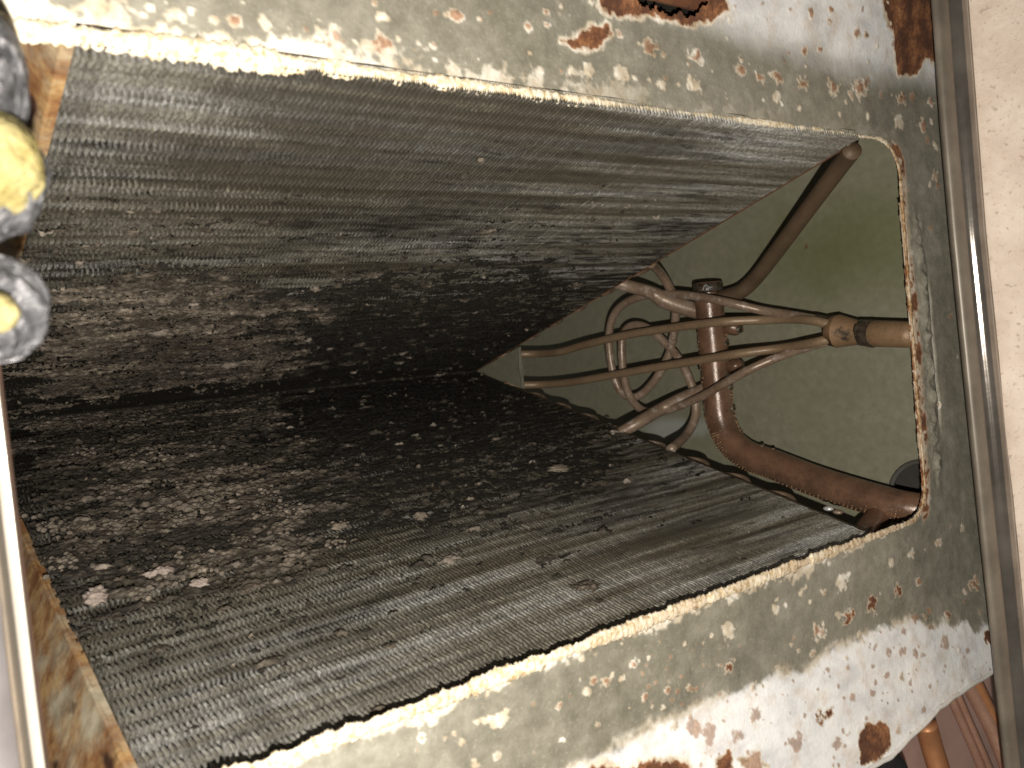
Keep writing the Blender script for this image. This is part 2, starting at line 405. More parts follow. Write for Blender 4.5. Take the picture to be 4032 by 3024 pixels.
UPOLY = lambda pts, sg: [onslab(u*K2, v*K2, sg) for u, v in pts]
brown_up = UPOLY([(40, 445), (150, 450), (235, 470), (265, 530), (300, 585), (420, 600), (560, 590), (640, 640), (600, 720), (640, 790), (590, 840), (433, 850), (0, 900), (0, 600)], 1)
black_up = UPOLY([(235, 560), (420, 560), (640, 585), (760, 600), (900, 575), (1080, 570), (1180, 560), (1270, 600), (1220, 680), (1037, 800), (433, 832), (0, 890), (60, 700)], 1)
brown_lo = UPOLY([(0, 880), (433, 835), (610, 850), (640, 960), (690, 1080), (675, 1195), (570, 1250), (360, 1320), (180, 1345), (70, 1230), (20, 1000)], -1)
black_lo = UPOLY([(0, 880), (433, 830), (1037, 803), (1250, 915), (1380, 990), (1300, 1075), (1120, 1100), (960, 1150), (790, 1180), (660, 1250), (390, 1335), (170, 1375), (40, 1180)], -1)
brown_up2 = UPOLY([(560, 600), (760, 640), (740, 760), (900, 790), (640, 830), (560, 760)], 1)

def dust_field(sg):
    c = 0.0021; nx = int(1.0/c)+1; nw = int((WMAX-0.01)/c)+1
    x = np.linspace(-0.001, 1.0, nx); w = np.linspace(0.0, WMAX-0.01, nw); X, Y = np.meshgrid(x, w, indexing='ij')
    sd = 40 if sg > 0 else 80
    big = fbm(X*9, Y*26, 5, sd)-0.5; mid = fbm(X*34, Y*80, 4, sd+7)-0.5; fine = fbm(X*150, Y*260, 3, sd+13)-0.5
    grit = fbm(X*330, Y*420, 2, sd+19)-0.5
    br = poly_sd(X, Y, brown_up if sg > 0 else brown_lo)+0.26*big+0.12*mid+0.03*fine
    bk = poly_sd(X, Y, black_up if sg > 0 else black_lo)+0.13*big+0.085*mid+0.02*fine
    brown = sstep(-0.03, 0.05, br); black = sstep(-0.015, 0.05, bk)
    # brown dust lies in streaks, with bare dark lanes
    lane = fbm(X*6, Y*34, 4, sd+23)
    cl = sstep(0.40, 0.56, lane*0.62+0.38*fbm(X*48, Y*105, 3, sd+31))
    fl_ = sstep(0.36, 0.66, 0.5*fbm(X*60, Y*150, 4, sd+71, 0.65)+0.5*fbm(X*15, Y*60, 4, sd+77))
    cl = cl*(0.35+0.65*fl_)
    tan = brown*((0.30+0.70*cl) if sg > 0 else (0.10+0.90*cl*sstep(0.30, 0.52, fbm(X*11, Y*24, 4, sd+61))))
    amp = 0.0016 if sg > 0 else 0.0022
    h = -0.0025+black*(0.0030+0.004*mid+0.0034*fine+0.0036*grit)+brown*(0.0012+amp*np.clip(cl*(0.5+fine*1.8+mid), 0, 1)+0.0022*grit+0.0022*fine)
    # small patches of black dirt and tan flecks beyond
    pt = fbm(X*20, Y*85, 5, sd+41, 0.62)
    ext = sstep(0.30, -0.10, -bk-0.02)     # 1 close to the black zone, fading outwards
    near = np.clip(1-(-bk)/0.22, 0, 1)
    patch = sstep(0.66-0.12*near, 0.74-0.12*near, pt)*sstep(0.0, 0.2, near)
    h = np.maximum(h, -0.0025+patch*(0.0028+0.006*fine+0.006*grit))
    pale = np.zeros_like(X)
    r = np.random.default_rng(5+int(sg))
    for k in range(1100):
        cx, cw = r.random(), r.random()*WMAX
        i0, j0 = int(cx/c), int(cw/c)
        if i0 >= nx-1 or j0 >= nw-1: continue
        d = near[i0, j0]
        if r.random() > 0.05+0.62*d**1.5: continue
        rx = (0.003+0.011*r.random()**3)*(1.0 if r.random() < 0.85 else 1.9); rw = rx*(0.35+0.45*r.random())
        a = slice(max(0, i0-12), i0+13); b = slice(max(0, j0-9), j0+10)
        q = np.hypot((X[a, b]-cx)/rx, (Y[a, b]-cw)/rw)+1.3*fine[a, b]+0.6*grit[a, b]
        g = sstep(1.05, 0.55, q)
        hh = -0.002+g*(0.0045+0.003*r.random()+0.008*fine[a, b]+0.006*grit[a, b])
        h[a, b] = np.maximum(h[a, b], hh)
        tan[a, b] = np.maximum(tan[a, b], g*(0.18+0.55*r.random()**1.5))
        if r.random() < 0.12: pale[a, b] = np.maximum(pale[a, b], g*(0.25+0.45*r.random()))
    # pale fluffy crumbs over the thick lint
    crumbs = sstep(0.60, 0.70, fbm(X*70, Y*120, 3, sd+51))*brown*sstep(0.45, 0.62, fbm(X*7, Y*18, 3, sd+57))
    h = h+crumbs*(0.0015 if sg > 0 else 0.002); pale = np.maximum(pale, crumbs*(0.15 if sg > 0 else 0.20))
    keepv = h > -0.0004
    keep = keepv[:-1, :-1] & keepv[1:, :-1] & keepv[1:, 1:] & keepv[:-1, 1:]
    V = slab_pt(X, Y, -h-0.0004, sg).reshape(-1, 3)
    F = grid_faces(nx, nw, keep)
    A = np.stack([tan, black, pale], -1).reshape(-1, 3)
    return compact(V, F, A)

for sg in (1, -1):
    # the slab body behind the fins
    t0 = 0.0135; t1 = 0.16
    P = []
    for x in (0.004, 0.997):
        P += [slab_pt(x, 0.0, t0 if False else t0, sg), slab_pt(x, WM(sg), t0, sg), slab_pt(x, WM(sg), t1, sg), slab_pt(x, 0.16, t1, sg)]
    slab = obj('coil_slab', np.array(P), [(0, 1, 2, 3), (7, 6, 5, 4), (0, 4, 5, 1), (1, 5, 6, 2), (2, 6, 7, 3), (3, 7, 4, 0)], M_CORE, coil, False,
               label='upper finned slab of the coil' if sg > 0 else 'lower finned slab of the coil, thick with lint')
    off = root_loc(slab)
    meshes = []
    for v in range(4):
        V, F = fin_mesh(sg, v)
        meshes.append(mesh_from('fin', W(V)-off, F, M_FIN, True))
    rr = random.Random(3+sg); rest = []
    xs = [0.006+PITCH*i+rr.uniform(-1, 1)*0.0006 for i in range(NF)]
    for i, x in enumerate(xs):
        if i < NIND:
            o = bpy.data.objects.new('fin', meshes[rr.randrange(4)]); COL.objects.link(o); o.parent = slab
            o.location = (S*x, 0, 0)
        else:
            V, F = fin_mesh(sg, rr.randrange(4)); rest.append((V+np.array([x, 0, 0]), F))
    n0 = len(rest[0][0])
    V = np.vstack([v for v, f in rest]); F = np.vstack([f+n0*i for i, (v, f) in enumerate(rest)])
    obj('far_fins', V, F, M_FIN, slab, True, kind='stuff')
    V, F, A = dust_field(sg)
    d = obj('lint_mat', V, F, M_DUST, slab, True, kind='stuff', label='grey-brown lint and black dirt matted over the fins')
    colattr(d, A)
    if sg < 0:                              # tufts of small lint balls on the lower slab
        r = random.Random(77); parts = []
        for cu, cv, cr_, cn in ((640, 860, 60, 30), (560, 900, 50, 24), (1040, 930, 55, 30), (1180, 1110, 80, 45), (1290, 1110, 50, 26), (1200, 1210, 75, 45), (1030, 1230, 55, 26), (220, 1170, 80, 44), (500, 1170, 65, 36),
                                (270, 1330, 95, 44), (1260, 1290, 45, 22), (860, 1310, 90, 36), (620, 1470, 60, 26), (700, 1380, 60, 20), (1160, 1020, 55, 20), (1450, 1250, 50, 20), (1460, 1165, 40, 14), (780, 1150, 70, 26), (350, 850, 60, 22), (820, 1010, 80, 26), (430, 1000, 70, 20)):
            for k in range(cn):
                u = (cu+r.gauss(0, 0.55)*cr_)*0.9115; v = 1008+(cv+r.gauss(0, 0.24)*cr_)*0.9115
                x_, w_ = onslab(u, v, sg); q = r.uniform(0.0011, 0.0034)
                parts.append(blob(slab_pt(x_, w_, -0.002-q*0.2, sg), (q*1.3, q*1.1, q), 8, 6, k, 0.25, 2.0))
        V, F = merge(parts); o = obj('lint_tufts', V, F, M_DUST, slab, True, kind='stuff', label='pale tufts of lint balls')
        nb = 8*6; vals = np.repeat([r.uniform(0.0, 0.18) for _ in parts], nb)
        colattr(o, np.stack([np.ones_like(vals)*0.62, vals*0, vals], -1))
    # rusty end plate, facing the front
    e = []
    for x in (-0.006, 0.003):
        e += [slab_pt(x, 0.02, 0.004, sg), slab_pt(x, WM(sg)-0.006, 0.004, sg), slab_pt(x-0.13, WM(sg)-0.006, 0.26, sg), slab_pt(x-0.13, 0.30, 0.26, sg)]
    ep = obj('end_plate', np.array(e), [(0, 1, 2, 3), (7, 6, 5, 4), (0, 4, 5, 1), (1, 5, 6, 2), (2, 6, 7, 3), (3, 7, 4, 0)], M_RPL, coil, False, label='rusty galvanised end plate')
    # folded bead along the edge of the plate
    wv = np.linspace(0.05, WMAX, 120)
    V, F = tube(slab_pt(-0.004+0*wv, wv, 0.006+0.002*(vnoise(wv*30, wv*0, 6)-0.5), sg), 0.0014+0.0022*vnoise(wv*60, wv*0, 9), 8)
    obj('flange_edge', V, F, M_RPL, ep)
    # tube sheet edge at the back end
    wv = np.linspace(0.0, WMAX, 160)
    nz = fbm(wv*45, wv*0+sg, 4, 12)
    V, F = tube(slab_pt(1.0+0*wv, wv, 0.001+0.004*nz, sg), 0.0018+0.0042*nz, 8)
    obj('tube_sheet_edge', V, F, M_RUSTE if sg > 0 else M_SOOT, coil, label='rusted edge of the back tube sheet')
    e = []
    for x in (0.999, 1.004):
        e += [slab_pt(x, 0.0, 0.006, sg), slab_pt(x, WMAX, 0.006, sg), slab_pt(x, WMAX, 0.16, sg), slab_pt(x, 0.16, 0.16, sg)]
    obj('tube_sheet', np.array(e), [(0, 1, 2, 3), (7, 6, 5, 4), (0, 4, 5, 1), (1, 5, 6, 2), (2, 6, 7, 3), (3, 7, 4, 0)], M_RPL, coil, False)
    # return bends behind the tube sheet
    for k, w in enumerate([0.20, 0.285, 0.37, 0.46, 0.56, 0.66, 0.75, 0.84]):
        a = np.linspace(0, math.pi, 14)
        if sg > 0 and w > 0.6: continue
        P = slab_pt(1.0+0.036*np.sin(a), w+0.024*np.cos(a), 0.016+0*a, sg)
        V, F = tube(P, 0.0098, 12); obj('return_bend', V, F, M_LOOP, coil)

xx = np.linspace(0.0, 1.0, 260)
V, F = tube(np.stack([xx, 0.002*(fbm(xx*20, xx*0, 3, 71)-0.5), -0.001+0.004*(fbm(xx*30, xx*0, 3, 72)-0.5)], -1), 0.0035+0.0055*fbm(xx*55, xx*0, 3, 73), 8, wob=0.8)  # dark filler tube added to block the light gap at the crease
o = obj('crease_filler', V, F, M_DUST, coil, True, kind='stuff', label='dark filler added along the crease to close the light gap'); colattr(o, np.tile(np.array([[0.0, 1.0, 0.0]]), (len(V), 1)))
# apex bracket between the two slabs
P = [(1.006, -0.002, -0.01), (1.006, 0.046, 0.17), (1.006, -0.046, 0.17), (1.010, -0.002, -0.01), (1.010, 0.046, 0.17), (1.010, -0.046, 0.17)]
br = obj('apex_bracket', np.array(P, float), [(0, 1, 2), (5, 4, 3), (0, 3, 4, 1), (1, 4, 5, 2), (2, 5, 3, 0)], M_WALL, coil, False)
yy = np.linspace(-0.044, 0.044, 24)
V, F = tube(np.stack([1.004+0*yy, yy, 0.168+0.006*np.sin(yy*70)*np.sin(yy*31)], -1), 0.0032, 8)
obj('bracket_lip', V, F, mat_plain('dull_bracket', (0.15, 0.14, 0.105), 0.7), br)

# ------------------------------------------------------------------ pipework at the back of the coil
def pline(pts):                             # (u, v, X) triples
    return np.array([onx(u, v, x) for u, v, x in pts])
XH = 1.14
hp = spline(pline([(2786, 1112, XH), (2797, 1250, XH), (2812, 1400, XH), (2826, 1560, XH), (2838, 1650, XH), (2872, 1730, XH), (2940, 1790, XH), (3044, 1828, XH),
                   (3207, 1892, XH), (3370, 1945, XH+.004), (3533, 1990, XH+.012), (3640, 2009, XH+.028), (3685, 2014, XH+.054), (3715, 2010, XH+.12)]), 10)
hr = np.interp(np.arange(len(hp)), [0, 40, 55, 78, 95, len(hp)-1], [0.0268, 0.0270, 0.0272, 0.0268, 0.0264, 0.0262])
V, F = tube(hp, hr, 26)
header = obj('suction_header', V, F, M_HEAD, coil, label='thick brown copper header pipe with a bend')
V, F = tube(np.vstack([hp[0]+(hp[0]-hp[3])*0.02, hp[0]*.5+hp[1]*.5, hp[2], hp[3]]), [0.0248, 0.0282, 0.0282, 0.0272], 26)
obj('end_cap', V, F, M_SOOT, header, label='blackened brazed end cap')
def pipe(name, pts, r, mat, parent, n=10, seg=14, label=None):
    P = spline(pline(pts), n); R = np.interp(np.linspace(0, 1, len(P)), np.linspace(0, 1, len(r)), r) if isinstance(r, (list, tuple)) else r
    V, F = tube(P, R, seg); return obj(name, V, F, mat, parent, label=label)
pipe('riser_stub', [(3356, 592, 1.0), (3330, 625, 1.018), (3290, 677, 1.038), (3180, 825, 1.08), (3050, 1000, 1.12), (2975, 1095, XH), (2915, 1148, XH), (2840, 1172, XH)], 0.0136, M_DARKP, coil, label='dark bronze pipe from the upper slab to the header')
pipe('header_stub', [(2400, 1105, 1.0), (2480, 1128, 1.03), (2560, 1150, 1.075), (2610, 1178, 1.095), (2680, 1205, 1.115), (2780, 1235, XH)], [0.012, 0.012, 0.0125, 0.0165, 0.016, 0.015], M_LOOP, coil)
pipe('header_stub', [(2440, 1705, 1.0), (2520, 1660, 1.03), (2600, 1612, 1.085), (2680, 1575, 1.11), (2815, 1520, XH)], [0.0115, 0.012, 0.012, 0.014, 0.014], M_LOOP, coil)
pipe('header_stub', [(3490, 2000, XH+.022), (3446, 2050, 1.12), (3395, 2120, 1.04), (3370, 2160, 1.0)], 0.019, M_HEAD, coil)
for (u, v, r) in ((2886, 1290, 0.020), (2893, 1440, 0.019)):
    c = onx(u, v, XH+0.02); V, F = blob(c, (0.018, 0.015, 0.018), 18, 12, int(u), 0.10)
    obj('branch_stub', V, F, M_HEAD, header)
for u, v in ((3262, 2002), (3300, 2016)):
    V, F = blob(onx(u, v, 1.015), (0.007, 0.004, 0.008), 14, 9, u, 0.1); obj('return_bend', V, F, mat_plain('pale_solder', (0.5, 0.5, 0.5), 0.35, 0.4) if u == 3262 else M_LOOP, coil)

# distributor and its four capillary tubes
XD = 1.14
ax = [onx(u, v, XD) for u, v in ((3268, 1303), (3274, 1303), (3302, 1304), (3385, 1310), (3425, 1312))]
ax.insert(3, ax[2]*.97+ax[3]*.03); ax.insert(2, ax[2]*.97+ax[1]*.03); V, F = tube(np.array(ax), [0.019, 0.0252, 0.0272, 0.0275, 0.0271, 0.0196, 0.0190], 24)
dist = obj('distributor', V, F, M_DIST, coil, label='flared brass distributor joining four capillary tubes')
ax = np.array([onx(u, v, XD) for u, v in ((3395, 1310), (3432, 1312), (3440, 1313), (3500, 1315), (3570, 1317), (3609, 1318))])
V, F = tube(ax, [0.0190, 0.0195, 0.0214, 0.0210, 0.0205, 0.0205], 24); obj('inlet_pipe', V, F, M_DIST, dist)
ax = np.array([onx(u, v, XD) for u, v in ((3383, 1309), (3395, 1310), (3410, 1311), (3437, 1313), (3446, 1313))])
V, F = tube(ax, [0.0197, 0.0204, 0.0206, 0.0217, 0.0208], 24, wob=0.12); obj('braze_ring', V, F, M_SOOT, dist)
T1 = [(3285, 1272, XD), (3200, 1256, 1.13), (3110, 1240, 1.115), (3000, 1222, 1.095), (2880, 1194, 1.065), (2760, 1170, 1.06), (2650, 1158, 1.06), (2550, 1162, 1.06), (2470, 1188, 1.062), (2420, 1235, 1.065),
      (2400, 1300, 1.067), (2399, 1372, 1.07), (2408, 1440, 1.072), (2424, 1500, 1.075), (2448, 1545, 1.08), (2490, 1564, 1.085), (2535, 1545, 1.09), (2590, 1480, 1.095), (2632, 1400, 1.10),
      (2650, 1330, 1.10), (2660, 1250, 1.09), (2658, 1190, 1.08), (2635, 1130, 1.06), (2600, 1075, 1.03), (2560, 1035, 1.0)]
T4 = [(3285, 1338, XD), (3230, 1352, 1.13), (3150, 1376, 1.115), (3050, 1412, 1.09), (2950, 1456, 1.065), (2860, 1505, 1.06), (2760, 1562, 1.06), (2660, 1604, 1.063), (2585, 1625, 1.067), (2525, 1612, 1.07), (2482, 1565, 1.073),
      (2458, 1490, 1.076), (2449, 1410, 1.08), (2450, 1335, 1.082), (2470, 1292, 1.085), (2510, 1279, 1.087), (2560, 1298, 1.09), (2620, 1350, 1.10), (2675, 1415, 1.105), (2715, 1495, 1.11), (2738, 1570, 1.11), (2735, 1650, 1.09), (2700, 1715, 1.05), (2640, 1770, 1.0)]
T2 = [(3285, 1283, XD-.012), (3200, 1262, 1.12), (3110, 1256, 1.105), (3000, 1260, 1.085), (2860, 1266, 1.05), (2742, 1278, 1.045), (2562, 1303, 1.04), (2453, 1322, 1.035), (2308, 1356, 1.03), (2200, 1386, 1.025), (2100, 1393, 1.02), (1960, 1396, 1.0)]
T3 = [(3285, 1330, XD-.012), (3200, 1350, 1.12), (3081, 1370, 1.10), (2900, 1394, 1.05), (2740, 1421, 1.045), (2562, 1450, 1.04), (2417, 1476, 1.035), (2260, 1503, 1.03), (2134, 1514, 1.02), (1985, 1516, 1.0)]
for nm, T, mt in (('upper looped', T1, M_LOOP), ('lower looped', T4, M_LOOP), ('upper straight', T2, M_CAP), ('lower straight', T3, M_CAP)):
    T = [(u, v, min(1.135, X+(0.05 if 'straight' in nm else 0.034)) if 1.015 < X < 1.12 else X) for u, v, X in T]; P = spline(pline(T), 8); R = np.linspace(0.0078, 0.0086, len(P))
    cut = 34 if 'looped' in nm else 0
    V, F = tube(P, R, 14)
    o = obj('capillary_tube', V, F, M_CAP if not cut else mt, dist, label=nm+' capillary tube')
    V, F = tube(P[1:8], 0.0086, 14); obj('braze_collar', V, F, M_SOOT, dist) if nm in ('upper looped',) else None

# condensation beads along the header (too many to count) and the drops one can pick out
parts = []
for k in range(1100):
    i = rnd.randrange(45, len(hp)-28); c = hp[i]; tg = hp[i+1]-hp[i-1]; tg /= np.linalg.norm(tg)
    tocam = CAM-c; tocam /= np.linalg.norm(tocam)
    side = np.cross(tg, tocam); side /= np.linalg.norm(side)
    if side[1] > 0: side = -side
    a = rnd.gauss(0.30, 0.38) if rnd.random() < 0.72 else rnd.uniform(0.2, 1.5)
    d = side*math.cos(a)+tocam*math.sin(a)
    r = rnd.uniform(0.0005, 0.0016)
    parts.append(blob(c+d*(hr[i]+r*0.1), (r, r, r), 6, 5, k, 0.05))
for k in range(160):
    i = rnd.randrange(14, 52); c = hp[i]; sd = rnd.choice((-1, 1)); tocam = CAM-c; tocam /= np.linalg.norm(tocam)
    tg = hp[i+1]-hp[i-1]; tg /= np.linalg.norm(tg); side = np.cross(tg, tocam)*sd; side /= np.linalg.norm(side)
    a = rnd.uniform(-0.1, 0.5); r = rnd.uniform(0.0008, 0.002)
    parts.append(blob(c+(side*math.cos(a)+tocam*math.sin(a))*hr[i], (r, r, r), 6, 5, k, 0.05))
V, F = merge(parts); obj('condensation', V, F, M_BEAD, header, kind='stuff')
for u, v, r, lb in ((2914, 1298, 0.0062, 'clear water drop hanging from the upper branch stub of the header'), (2863, 1353, 0.0045, 'small water drop on header edge between the two straight tubes'),
                    (2868, 1414, 0.0042, 'small water drop on header edge just above its lower branch stub'), (2878, 1526, 0.0046, 'water drop on header right edge just below the lowest tube'),
                    (2888, 1608, 0.0044, 'water drop on header right edge just above the bend'), (3003, 1754, 0.0030, 'first small water drop on top of the sloping header pipe'),
                    (3046, 1770, 0.0034, 'second water drop on top of the sloping header pipe'), (2756, 1448, 0.004, 'water drop on the left edge of the header pipe')):
    V, F = blob(onx(u, v, XH-0.004), (r, r, r*1.15), 16, 11, 3, 0.02)
    obj('water_drop', V, F, M_WATER, None, label=lb, cat='water drop', group='water drops on the header pipe')

# dust balls and flakes one can pick out
def on_slab3(u, v, sg, dep):
    x, w = onslab(u, v, sg); return slab_pt(x, w, dep, sg)
M_BALL = mat_plain('pale_dust', (0.25, 0.205, 0.18), 0.95, 0, 0.4, 260, 0.1, 0.8); M_FLK = mat_plain('tan_flake', (0.15, 0.125, 0.095), 0.8, 0, 0.4, 160, 0.3, 0.5)
AXS = lambda sg: [(1, 0, 0), (0, sg*SL/NRM, 1/NRM), (0, -sg/NRM, SL/NRM)]
for u, v, sg, r, nm, lb, mt in ((378, 2358, -1, (0.0125, 0.0135, 0.008), 'dust_ball', 'largest pale dust ball near the front end of the lower slab', M_BALL),
                            (630, 2265, -1, (0.016, 0.008, 0.006), 'dust_ball', 'long pale dust tuft on dark lint of the lower slab', M_BALL),
                            (785, 2310, -1, (0.011, 0.006, 0.006), 'dust_ball', 'bright white dust tuft right of the long pale tuft', M_BALL),
                            (1160, 1525, -1, (0.024, 0.020, 0.006), 'debris_flake', 'square pale flake lying beside the dark crease', M_FLK),
                            (1655, 2040, -1, (0.010, 0.009, 0.005), 'debris_flake', 'forked tan flake stuck on the lower fins', M_FLK),
                            (1335, 2080, -1, (0.011, 0.007, 0.004), 'debris_flake', 'flat tan flake left of the forked flake', M_FLK),
                            (1890, 620, 1, (0.0035, 0.004, 0.002), 'debris_flake', 'small grey flake on the upper fins', M_FLK),
                            (2200, 1850, -1, (0.022, 0.013, 0.005), 'lint_clump', 'broad curled tan lint clump on the lower slab near the back', M_FLK)):
    V, F = blob(on_slab3(u, v, sg, -0.008 if u == 1160 else -0.003), r, 44, 30, u, 0.5, 3.4, AXS(sg))
    obj(nm, V, F, mt, None, label=lb, cat={'dust_ball': 'dust ball', 'debris_flake': 'debris', 'lint_clump': 'lint'}[nm])

# ================================================================== DRAIN PAN
pan = empty('drain_pan', (0.5, 0, 1.0), 'corroded galvanised drain pan framing the coil, rust spotted with a white coated lip', 'drain pan')
YU, YL, XR = 0.291, -0.268, 1.106
def rim_sd(x, y):                           # positive on the sheet, negative in the opening
    cx0, cx1 = -0.6, XR; rad = np.where(y > 0, 0.055, 0.05)
    cy = (YU+YL)/2; hy = (YU-YL)/2; cx = (cx0+cx1)/2; hx = (cx1-cx0)/2
    qx = np.abs(x-cx)-hx+rad; qy = np.abs(y-cy)-hy+rad
    return np.hypot(np.maximum(qx, 0), np.maximum(qy, 0))+np.minimum(np.maximum(qx, qy), 0)-rad
BEND = 0.385; TILT = 0.20
def pan_z(x, y):
    return 1.0+TILT*np.maximum(np.abs(y)-BEND, 0)*sstep(BEND, BEND+0.03, np.abs(y))
def onpan(u, v):
    p = onz(u, v, 1.0)
    for _ in range(6): p = onz(u, v, float(pan_z(p[0], p[1])))
    return p
c = 0.0019; x = np.arange(-0.07, 1.325, c); y = np.arange(-0.562, 0.60, c); X, Y = np.meshgrid(x, y, indexing='ij')
sd = rim_sd(X, Y)
big = fbm(X*8, Y*8, 5, 200)-0.5; mid = fbm(X*40, Y*40, 5, 210)-0.5; fine = fbm(X*160, Y*160, 3, 220)-0.5
rust = np.zeros_like(X); white = np.zeros_like(X); crust = np.zeros_like(X); Z = pan_z(X, Y)
def pp(pts, k=1.0): return np.array([onpan(u*k, v*k)[:2] for u, v in pts])
# white coating, lower lip
bl = pp([(1900, 3130), (2200, 3060), (2330, 2990), (2450, 2935), (2600, 2840), (2688, 2800), (2870, 2721), (2992, 2692), (3065, 2654), (3192, 2624), (3271, 2545), (3417, 2502), (3478, 2466), (3587, 2435), (3648, 2460), (3697, 2453), (3721, 2435), (3763, 2478), (3806, 2435), (3842, 2496), (3861, 2466), (3897, 2441), (3960, 2440)])
bl = bl[np.argsort(bl[:, 0])]
yb = np.interp(X, bl[:, 0], bl[:, 1]); dl = yb-Y+0.016*mid+0.012*fine
white = np.maximum(white, sstep(-0.004, 0.006, dl)*(0.93+0.2*mid))
# white coating, upper lip (softer edge)
bu = pp([(2500, -60), (2800, 70), (2990, 150), (3190, 200), (3340, 265), (3470, 285), (3590, 290), (3700, 320)])
bu = bu[np.argsort(bu[:, 0])]
du = Y-np.interp(X, bu[:, 0], bu[:, 1])+0.02*mid
white = np.maximum(white, sstep(-0.035, 0.03, du)*sstep(0.60, 0.66, X+0.3*mid)*0.85)
white = white*(1-0.3*sstep(0.12, 0.3, big))
# big rust patches
def patch(pts, k=K2, halo=0.006, amt=1.0):
    global rust, crust
    d = poly_sd(X, Y, pp(pts, k))+0.010*mid+0.010*fine
    crust = np.maximum(crust, sstep(-halo, -halo*0.3, d)); rust = np.maximum(rust, sstep(-0.002, 0.003, d)*amt)
    return d
h1 = patch([(1285, -70), (1300, 20), (1345, 38), (1400, 30), (1440, 40), (1490, 55), (1540, 48), (1575, 20), (1540, -70)])
h2 = patch([(1213, 90), (1240, 83), (1272, 58), (1312, 52), (1318, 75), (1294, 108), (1258, 110)])
h3 = patch([(1895, -60), (1915, 40), (1930, 75), (1940, 165), (1978, 162), (2000, 128), (2030, 140), (2040, -60)])
h4 = patch([(1255, 1672), (1300, 1644), (1350, 1662), (1400, 1640), (1480, 1648), (1510, 1690), (1400, 1740), (1250, 1740)])
h5 = patch([(1855, 1600), (1870, 1560), (1915, 1560), (1925, 1600), (1905, 1640), (1860, 1650)], K2, 0.003)
h6 = patch([(1545, 1700), (1550, 1640), (1572, 1625), (1580, 1660), (1570, 1710)], K2, 0.003)
h7 = patch([(1600, 1640), (1640, 1625), (1660, 1655), (1620, 1690)], K2, 0.003, 0.6)
hole1 = poly_sd(X, Y, pp([(1390, -70), (1385, 0), (1410, 12), (1440, 22), (1500, 28), (1520, 5), (1510, -70)], K2))+0.02*mid+0.01*fine
hole4 = poly_sd(X, Y, pp([(1385, 1740), (1395, 1655), (1440, 1650), (1455, 1690), (1440, 1740)], K2))+0.015*mid
# spots: (u, v, radius px, kind) with kind w: white crust, r: rust with pale rim, o: orange
sp = []
def Zm(x0, y0, L, sc=0.6076):
    for a in L: sp.append((x0+a[0]*sc, y0+a[1]*sc, a[2]*sc, a[3]))
Zm(0, 0, [(975, 45, 24, 'w'), (1130, 90, 60, 'w'), (1230, 60, 28, 'w'), (1520, 135, 45, 'R'), (1710, 140, 40, 'w'), (1890, 190, 34, 'w'), (2055, 180, 18, 'w'), (2080, 235, 48, 'w'), (2190, 240, 26, 'r'), (2130, 290, 16, 'r'), (1985, 195, 26, 'r'), (1715, 185, 14, 'w'), (620, 40, 60, 'w'), (1380, 130, 30, 'o')])
Zm(1344, 0, [(285, 115, 36, 'W'), (20, 265, 26, 'r'), (85, 265, 24, 'w'), (270, 270, 55, 'R'), (240, 325, 16, 'r'), (370, 265, 10, 'w'), (495, 278, 13, 'o'), (475, 322, 15, 'r'), (600, 298, 18, 'o'), (610, 390, 16, 'w'), (735, 100, 40, 'R'), (610, 88, 16, 'r'), (890, 385, 17, 'w'), (840, 280, 9, 'r'), (210, 10, 26, 'o'), (1210, 170, 40, 'R'), (1325, 75, 26, 'R'), (1325, 155, 24, 'R'), (1305, 200, 14, 'r'), (1425, 40, 20, 'w'), (1630, 20, 26, 'w'), (1795, 220, 32, 'o'), (1990, 320, 60, 'R'), (1415, 90, 10, 'r'), (900, 125, 14, 'o'),
             (1425, 465, 14, 'r'), (1490, 460, 20, 'w'), (1600, 450, 36, 'w'), (1820, 485, 42, 'w'), (1905, 505, 22, 'w'), (1995, 520, 12, 'w'), (2070, 560, 30, 'w'), (2178, 548, 10, 'w'), (1305, 460, 14, 'o'), (850, 400, 10, 'o'), (810, 410, 10, 'o')])
Zm(2688, 0, [(90, 375, 52, 'R'), (62, 548, 50, 'W'), (380, 455, 38, 'R'), (380, 385, 22, 'o'), (495, 500, 34, 'R'), (605, 495, 42, 'R'), (780, 540, 50, 'R'), (975, 565, 40, 'R'), (1145, 570, 66, 'R'), (1090, 620, 36, 'o'), (1200, 520, 26, 'r'), (780, 340, 30, 'R'), (690, 345, 18, 'r'), (890, 320, 20, 'R'), (515, 20, 26, 'r'), (830, 90, 36, 'R'), (950, 60, 26, 'R'), (955, 135, 22, 'R'), (1130, 215, 32, 'R'), (1185, 225, 22, 'R'), (695, 60, 14, 'r'), (465, 120, 12, 'r'), (545, 130, 12, 'r'),
             (520, 638, 16, 'w'), (610, 635, 34, 'w'), (640, 675, 14, 'w'), (283, 640, 10, 'w'), (280, 605, 8, 'w'), (755, 705, 22, 'w'), (1015, 740, 12, 'w'), (1205, 750, 22, 'W'), (1285, 615, 26, 'r'), (1360, 615, 12, 'o'), (1425, 640, 38, 'R'), (1490, 630, 26, 'r'), (1605, 660, 24, 'R'), (1650, 665, 20, 'r'), (1400, 790, 40, 'w'), (1560, 815, 40, 'R'), (1615, 800, 24, 'w'), (1640, 1140, 36, 'o'), (1600, 1200, 26, 'o'), (1650, 1200, 20, 'r'), (1605, 1475, 20, 'r'), (1585, 900, 22, 'r'), (1640, 950, 26, 'w'), (1200, 400, 14, 'w'), (795, 430, 10, 'w'), (1260, 300, 12, 'w')])
Zm(2688, 1008, [(1660, 960, 20, 'o'), (1740, 390, 20, 'r'), (1850, 1130, 18, 'r'), (1780, 650, 14, 'o')])
